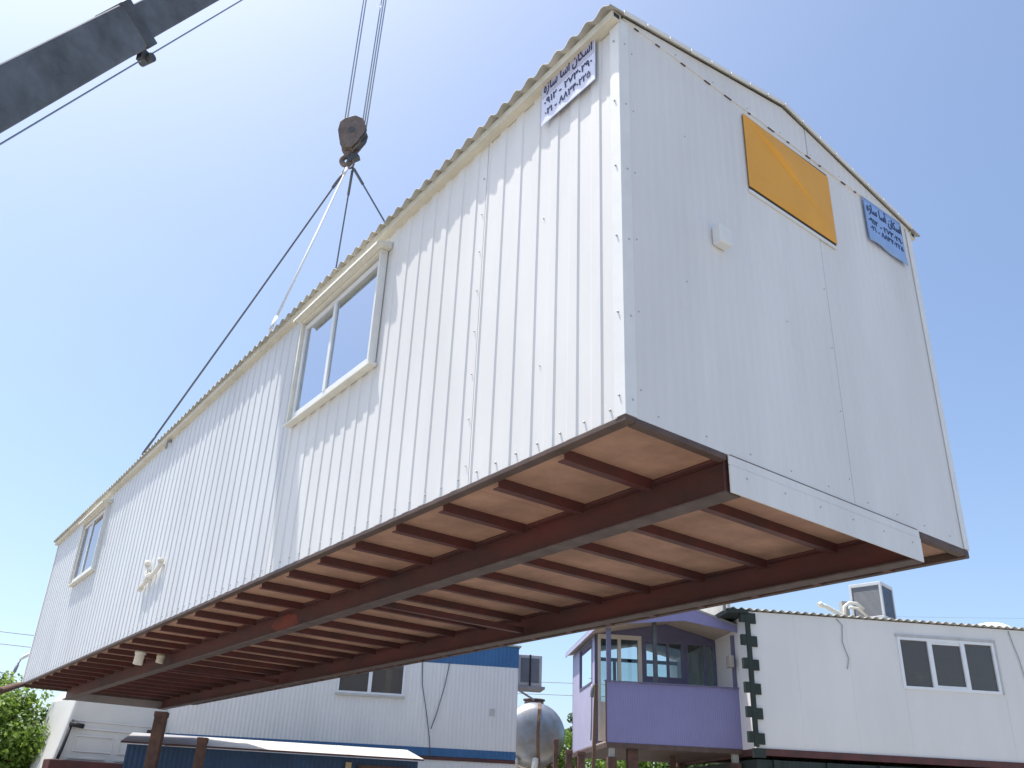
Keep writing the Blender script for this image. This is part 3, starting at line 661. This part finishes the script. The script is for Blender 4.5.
# ------------------------------------------------------------------ blue banded cabins
BO = (9.799, 13.369, 2.697); BA = -29
def wb(x, y, z): return wr(x, y, z, BO, BA)
bc = thing('banded_cabin', 'white ribbed upper cabin with blue bands at top and bottom, behind the hanging cabin', 'cabin', BO, R(BA))
BL = 7.62
hw = (-4.03, -2.56, 1.13, 1.93)
m = MB().use('ribwhite'); holes(m, -BL, 0, .10, 1.90, [(hw[0], hw[1], hw[2], 1.90)], lambda a, b, c, d: m.box(a, b, 0, .08, c, d)); m.build('wall', bc)
m = MB().use('bluepaint'); holes(m, -BL, 0, 1.901, 2.37, [(hw[0], hw[1], 1.901, hw[3])], lambda a, b, c, d: m.box(a, b, -.006, .08, c, d)); m.build('top_band', bc)
m = MB().use('bluepaint'); m.box(-BL, 0, -.006, .08, -.07, .099); m.build('bottom_band', bc)
m = MB().use('ribwhite'); m.box(-.08, -.001, .081, 3.0, .10, 1.90); m.use('bluepaint'); m.box(-.08, .006, .081, 3.0, 1.901, 2.37); m.box(-.08, .006, .081, 3.0, -.07, .099); m.build('end_wall', bc)
m = MB().use('interior'); m.box(-BL, -.09, 2.9, 3.0, 0, 2.37); m.box(-BL, -BL + .08, .09, 2.9, 0, 2.37); m.box(-BL, -.09, .09, 2.9, 2.25, 2.30); m.box(-BL, -.09, .09, 2.9, .0, .05)
m.use('curtain'); m.box(-2.98, -2.84, .25, .28, 1.1, 1.72); m.build('interior', bc)
m = MB().use('roof'); m.box(-BL - .05, .05, -.05, 3.05, 2.371, 2.40); m.build('roof', bc)
f = MB().use('alu'); a, b, c, d = hw; t = .045
f.box(a, b, -.022, .05, c, c + t); f.box(a, b, -.022, .05, d - t, d); f.box(a, a + t, -.022, .05, c + t, d - t); f.box(b - t, b, -.022, .05, c + t, d - t); f.box(-3.36, -3.28, -.018, .045, c + t, d - t)
fr = f.build('window', bc)
m = MB().use('sheetwhite'); m.box(a - .03, b + .03, -.06, -.008, c - .05, c - .003); m.build('sill', fr)
for x0, x1 in ((a + t, -3.36), (-3.28, b - t)):
    p = MB().use('smoke'); p.box(x0, x1, .012, .018, c + t, d - t); p.build('pane', fr)
for pts in ([(-2.20, -.02, 1.92), (-2.16, -.03, 1.4), (-2.02, -.03, .8), (-1.92, -.03, .30), (-1.86, -.03, -.1)], [(-1.58, -.02, 1.92), (-1.66, -.03, 1.4), (-1.80, -.03, .8), (-1.90, -.03, .48)]):
    m = MB().use('slingdark'); m.tube(pts, .010, 6); m.build('wall_cable', bc)
m = MB().use('acgrey'); m.box(-.62, -.50, -.010, -.001, .82, .98); m.build('cover_plate', bc)
ac = thing('air_conditioner', 'grey box air conditioner on a bracket at the banded cabin end', 'air conditioner', wb(.40, .95, 1.55), R(BA))
m = MB().use('acgrey'); m.box(-.30, .27, -.28, .28, .06, .78); m.build('case', ac, bevel=.015)
m = MB().use('mesh'); m.box(-.24, .20, -.292, -.281, .14, .70); m.build('grille', ac)
m = MB().use('black'); m.box(-.04, .005, -.30, -.293, .06, .78); m.build('strap', ac)
m = MB().use('greydust_shade'); m.box(-.36, .34, -.34, .32, .0, .055); m.beam((-.34, -.3, -.02), (.10, -.3, -.25), .04, .04); m.build('bracket', ac)
lb = thing('lower_cabin', 'white ribbed ground-floor cabin directly below the blue banded cabin', 'cabin', wb(0, 0, -2.697), R(BA))
m = MB().use('ribwhite'); m.box(-BL, 0, .02, 3.0, .0, 2.55); m.build('wall', lb)
m = MB().use('oxide'); m.box(-BL, 0, .0, 3.0, 2.551, 2.62); m.build('top_frame', lb)
# dark blue lean-to
lt = thing('lean_to_shed', 'dark blue shed with sunlit white sheet lean-to roof, bottom left', 'shed', (6.40, 11.9, .08), R(-20))
m = MB().use('darkblue'); m.box(-5.02, .0, .0, 1.30, .0, 2.285); m.build('wall', lt)
m = MB().use('rust'); m.box(-1.10, -.15, -.05, -.004, .0, 2.17); m.build('door', lt)
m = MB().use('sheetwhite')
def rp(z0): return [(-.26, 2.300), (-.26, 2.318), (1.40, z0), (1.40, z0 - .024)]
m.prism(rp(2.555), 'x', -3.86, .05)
m.use('fascia')
for x in (-2.9, -1.35, -.14): m.prism([(-.262, 2.3185), (-.262, 2.322), (1.38, 2.5545), (1.38, 2.551)], 'x', x, x + .12)
m.build('roof_sheet', lt)
m = MB().use('greydust_shade'); m.prism(rp(2.555), 'x', -5.10, -3.865); m.build('roof_sheet', lt)  # left roof part coloured darker for the hanging cabin's shadow
m = MB().use('oxide'); m.box(-5.10, .05, -.283, -.262, 2.288, 2.314); m.build('roof_edge', lt)
m = MB().use('curtain'); m.box(-1.32, -1.22, -.06, -.003, .2, 2.20); m.build('post', lt)

# ------------------------------------------------------------------ truck
TO = (1.22, 16.75, 0)
tr = thing('truck_cab', 'white truck cab seen from behind with moulded rear panels and dark mirror arms', 'truck', TO, R(5))
TW = 2.12
out = [(-.10, 1.85), (.02, 2.55), (.14, 3.30), (.30, 3.52), (TW - .30, 3.52), (TW - .14, 3.30), (TW - .02, 2.55), (TW + .1, 1.85)]
m = MB().use('truck'); m.prism(out, 'y', 0, 1.7); m.build('cab_body', tr, bevel=.05)
def frame(mb, x0, x1, z0, z1, w, y0, y1):
    mb.box(x0, x1, y0, y1, z1 - w, z1); mb.box(x0, x1, y0, y1, z0, z0 + w); mb.box(x0, x0 + w, y0, y1, z0 + w, z1 - w); mb.box(x1 - w, x1, y0, y1, z0 + w, z1 - w)
m = MB().use('truck')
frame(m, .26, 1.02, 2.30, 2.62, .035, -.022, -.002); frame(m, 1.12, 1.88, 2.30, 2.62, .035, -.022, -.002)
m.box(.22, .92, -.024, -.002, 2.17, 2.215); m.box(1.12, 1.88, -.024, -.002, 2.17, 2.215)
m.box(.08, 2.04, -.03, -.002, 2.72, 2.755); m.box(.18, 1.94, -.02, -.002, 2.86, 2.885); m.build('rear_moulding', tr, bevel=.008)
m = MB().use('oxide'); m.box(-.15, TW + .2, -.20, .2, 1.88, 2.14); m.build('bumper', tr, bevel=.02)
for xx, s in ((.02, 1), (TW - .15, -1)):
    m = MB().use('black'); m.tube([(xx, -.07, 2.15), (xx + .05 * s, -.08, 2.4), (xx + .11 * s, -.08, 2.82)], .030, 8); m.tube([(xx + .07 * s, -.09, 2.80), (xx + .34 * s, -.09, 2.77)], .045, 8); m.tube([(xx + .12 * s, -.02, 2.8), (xx + .12 * s, -.10, 2.86)], .03, 8); m.build('mirror_arm', tr)
m = MB().use('cranedark'); m.box(.2, .32, .2, 4.8, .75, 1.1); m.box(TW - .32, TW - .2, .2, 4.8, .75, 1.1); m.box(.1, TW - .1, .1, 1.7, 1.1, 1.85); m.build('chassis', tr)
for yy in (.9, 3.9):
    for xx in (.0, TW - .3):
        m = MB().use('black'); m.tube([(xx, yy, .5), (xx + .04, yy, .5), (xx + .26, yy, .5), (xx + .3, yy, .5)], [.44, .5, .5, .44], 24); m.use('acgrey'); m.tube([(xx - .01, yy, .5), (xx + .31, yy, .5)], .24, 18); m.build('wheel', tr)

# ------------------------------------------------------------------ vegetation
def crown(center, radii, clumps, per, size, mm, name, parent, rnd, spread=.42):
    m = MB().use(mm); c = Vector(center)
    for q in range(clumps):
        while True:
            p = Vector((rnd.uniform(-1, 1), rnd.uniform(-1, 1), rnd.uniform(-1, 1)))
            if .15 < p.length < 1: break
        p = p * (.55 + .45 * rnd.random()); cc = Vector((p.x * radii[0], p.y * radii[1], p.z * radii[2]))
        rr = min(radii) * spread * rnd.uniform(.55, 1.2); leaves = []
        for _ in range(per):
            dv = Vector((rnd.gauss(0, 1), rnd.gauss(0, 1), rnd.gauss(0, 1))).normalized() * rr * rnd.random() ** .4
            nn = (dv.normalized() + Vector((rnd.gauss(0, .6), rnd.gauss(0, .6), rnd.gauss(.5, .6)))).normalized()
            leaves.append((c + cc + dv, nn, rnd.uniform(0, 6.28)))
        m.quads(leaves, size * rnd.uniform(.8, 1.25), size * rnd.uniform(.8, 1.2))
    return m.build(name, parent)
def tree(name, loc, h, radii, clumps, per, size, mm, label, cat, seed, group=None, spread=.42):
    rnd = random.Random(seed); t = thing(name, label, cat, loc, 0, group)
    m = MB().use('bark'); zc = h - radii[2]
    m.tube([(0, 0, -.05), (.05, .03, zc * .5), (-.03, .05, zc), (.02, 0, zc + radii[2] * .5)], [.14, .11, .08, .03], 8)
    for k in range(7):
        a = rnd.uniform(0, 6.28); z = zc * rnd.uniform(.45, .95)
        e = Vector((math.cos(a) * radii[0] * .7, math.sin(a) * radii[1] * .7, zc + radii[2] * rnd.uniform(-.3, .6)))
        m.tube([(0, 0, z), (e.x * .5, e.y * .5, (z + e.z) * .5 + .1), tuple(e)], [.05, .035, .012], 6)
    m.build('trunk', t); crown((0, 0, zc), radii, clumps, per, size, mm, 'crown', t, rnd, spread); return t
tree('broadleaf_tree', (.55, 18.3, 0), 3.85, (.95, .95, 1.35), 46, 150, .105, 'leaf', 'bright green leafy tree at the bottom left edge beside the white truck cab', 'tree', 3)
tree('broadleaf_tree', (1.45, 18.6, 0), 3.75, (.55, .6, 1.35), 26, 130, .095, 'leafmid', 'narrow duller green tree between the bright tree and white truck cab', 'tree', 12)
tree('conifer_tree', (2.3, 37.3, 0), 6.6, (1.0, 1.0, 2.6), 30, 120, .16, 'leafdark', 'dark green tree behind the street lamp at the left edge', 'tree', 5)
tree('broadleaf_tree', (12.9, 19.6, 0), 4.6, (.9, .9, 1.5), 30, 110, .12, 'leafdark', 'dark olive tree peeking out behind the left of the tank', 'tree', 6)
tree('broadleaf_tree', (16.1, 19.2, 0), 4.35, (.8, .8, 1.5), 30, 110, .12, 'leaf', 'bright green tree between the tank and lilac hut', 'tree', 8)
tree('cypress_tree', (17.75, 20.6, 0), 4.95, (.36, .36, 1.7), 44, 80, .11, 'leafmid', 'slender pointed tree rising just left of the lilac hut', 'tree', 9, None, .5)
for k, (x, y, h, lab) in enumerate(((15.9, 15.9, 3.95, 'low green bush under the left part of the lilac hut'), (17.6, 15.4, 4.0, 'low green bush under the middle of the lilac hut'), (19.3, 14.2, 4.1, 'low green bush under the right part of the lilac hut'), (17.0, 17.6, 4.1, 'green bush standing farthest back behind the leaning pole'))):
    tree('garden_bush', (x, y, 0), h, (1.3, 1.3, 1.35), 40, 120, .13, 'leafmid' if k % 2 else 'leaf', lab, 'bush', 20 + k, 'bushes behind the lilac hut')

# ------------------------------------------------------------------ lamp and wires
sl = thing('street_lamp', 'thin dark street lamp with pale head at the left edge', 'street lamp', (.55, 21.4, 0))
m = MB().use('lampgrey'); m.tube([(0, 0, 0), (.05, 0, 2.5), (.13, 0, 3.7), (.22, -.01, 4.25), (.27, -.02, 4.42)], [.05, .04, .03, .025, .02], 8); m.tube([(.16, 0, 4.05), (.22, 0, 4.15), (.24, -.02, 4.32)], .035, 8); m.build('pole', sl)
m = MB().use('lamphead'); m.tube([(.26, -.02, 4.42), (.33, -.03, 4.50), (.46, -.05, 4.60), (.52, -.06, 4.62)], [.02, .04, .045, .02], 10); m.build('lamp_head', sl)
def wire(a, b, label, r=.016):
    a = Vector(a); b = Vector(b); pts = []
    for k in range(13):
        t = k / 12; p = a.lerp(b, t); p.z -= 1.2 * (1 - (2 * t - 1) ** 2) * .3; pts.append(p)
    m = MB().use('lampgrey'); m.tube(pts, r, 5); tag(settle(m.build('power_line')), label, 'power line', 'overhead power lines')
wire((-6, 58.2, 10.3), (26, 53.5, 10.6), 'upper thin overhead wire at the left edge of the sky', .022)
wire((-6, 58.2, 9.6), (26, 53.5, 9.9), 'lower thin overhead wire at the left edge of the sky', .022)
wire((16, 41, 7.9), (44, 16.5, 8.2), 'upper thin wire in the sky gap above the round tank', .016)
wire((16, 41, 7.3), (44, 16.5, 7.6), 'lower thin wire in the sky gap above the round tank', .016)
wire((31, 31.0, 12.2), (45, 3.0, 10.0), 'thin wire above the roof of the rendered cabin at right', .006)

# ------------------------------------------------------------------ light
wd = bpy.data.worlds.new('World'); S.world = wd; wd.use_nodes = True
N = wd.node_tree.nodes; bg = N['Background']; sky = N.new('ShaderNodeTexSky'); sky.sky_type = 'NISHITA'; sky.sun_disc = False
sky.sun_elevation = math.asin(SUN.z); sky.sun_rotation = math.atan2(SUN.x, SUN.y)
sky.air_density = 1.0; sky.dust_density = 4.8; sky.ozone_density = 2.2; sky.altitude = 900
tn = N.new('ShaderNodeMix'); tn.data_type = 'RGBA'; tn.blend_type = 'MULTIPLY'; tn.inputs[0].default_value = 1
tn.inputs[7].default_value = (.975, 1.0, .995, 1)      # slightly cleaner blue air
wd.node_tree.links.new(sky.outputs[0], tn.inputs[6]); wd.node_tree.links.new(tn.outputs[2], bg.inputs[0]); bg.inputs[1].default_value = 0.15
sl_ = bpy.data.lights.new('sun', 'SUN'); sl_.energy = 4.0; sl_.angle = R(.53); sl_.color = (1, .955, .89)
so = bpy.data.objects.new('sun', sl_); COL.objects.link(so); so.rotation_euler = SUN.to_track_quat('Z', 'Y').to_euler(); so.location = SUN * 60

# ------------------------------------------------------------------ camera
cd = bpy.data.cameras.new('camera'); co = bpy.data.objects.new('camera', cd); COL.objects.link(co); S.camera = co
cd.sensor_width = 36; cd.lens = 851.06 / 1024 * 36; cd.shift_x = .01123; cd.shift_y = .04413; cd.clip_start = .05; cd.clip_end = 3000
rx, ry, rz = 1.9922, .0471, -.6260
rot = Matrix.Rotation(rz, 3, 'Z') @ Matrix.Rotation(rx, 3, 'X') @ Matrix.Rotation(ry, 3, 'Z')
co.matrix_world = Matrix.Translation((-2.453, -2.438, 1.6)) @ rot.to_4x4()
vs = S.view_settings; S.display_settings.display_device = 'sRGB'
vs.view_transform = 'Standard'; vs.look = 'None'; vs.gamma = 1; vs.use_curve_mapping = False; vs.exposure = 0.68
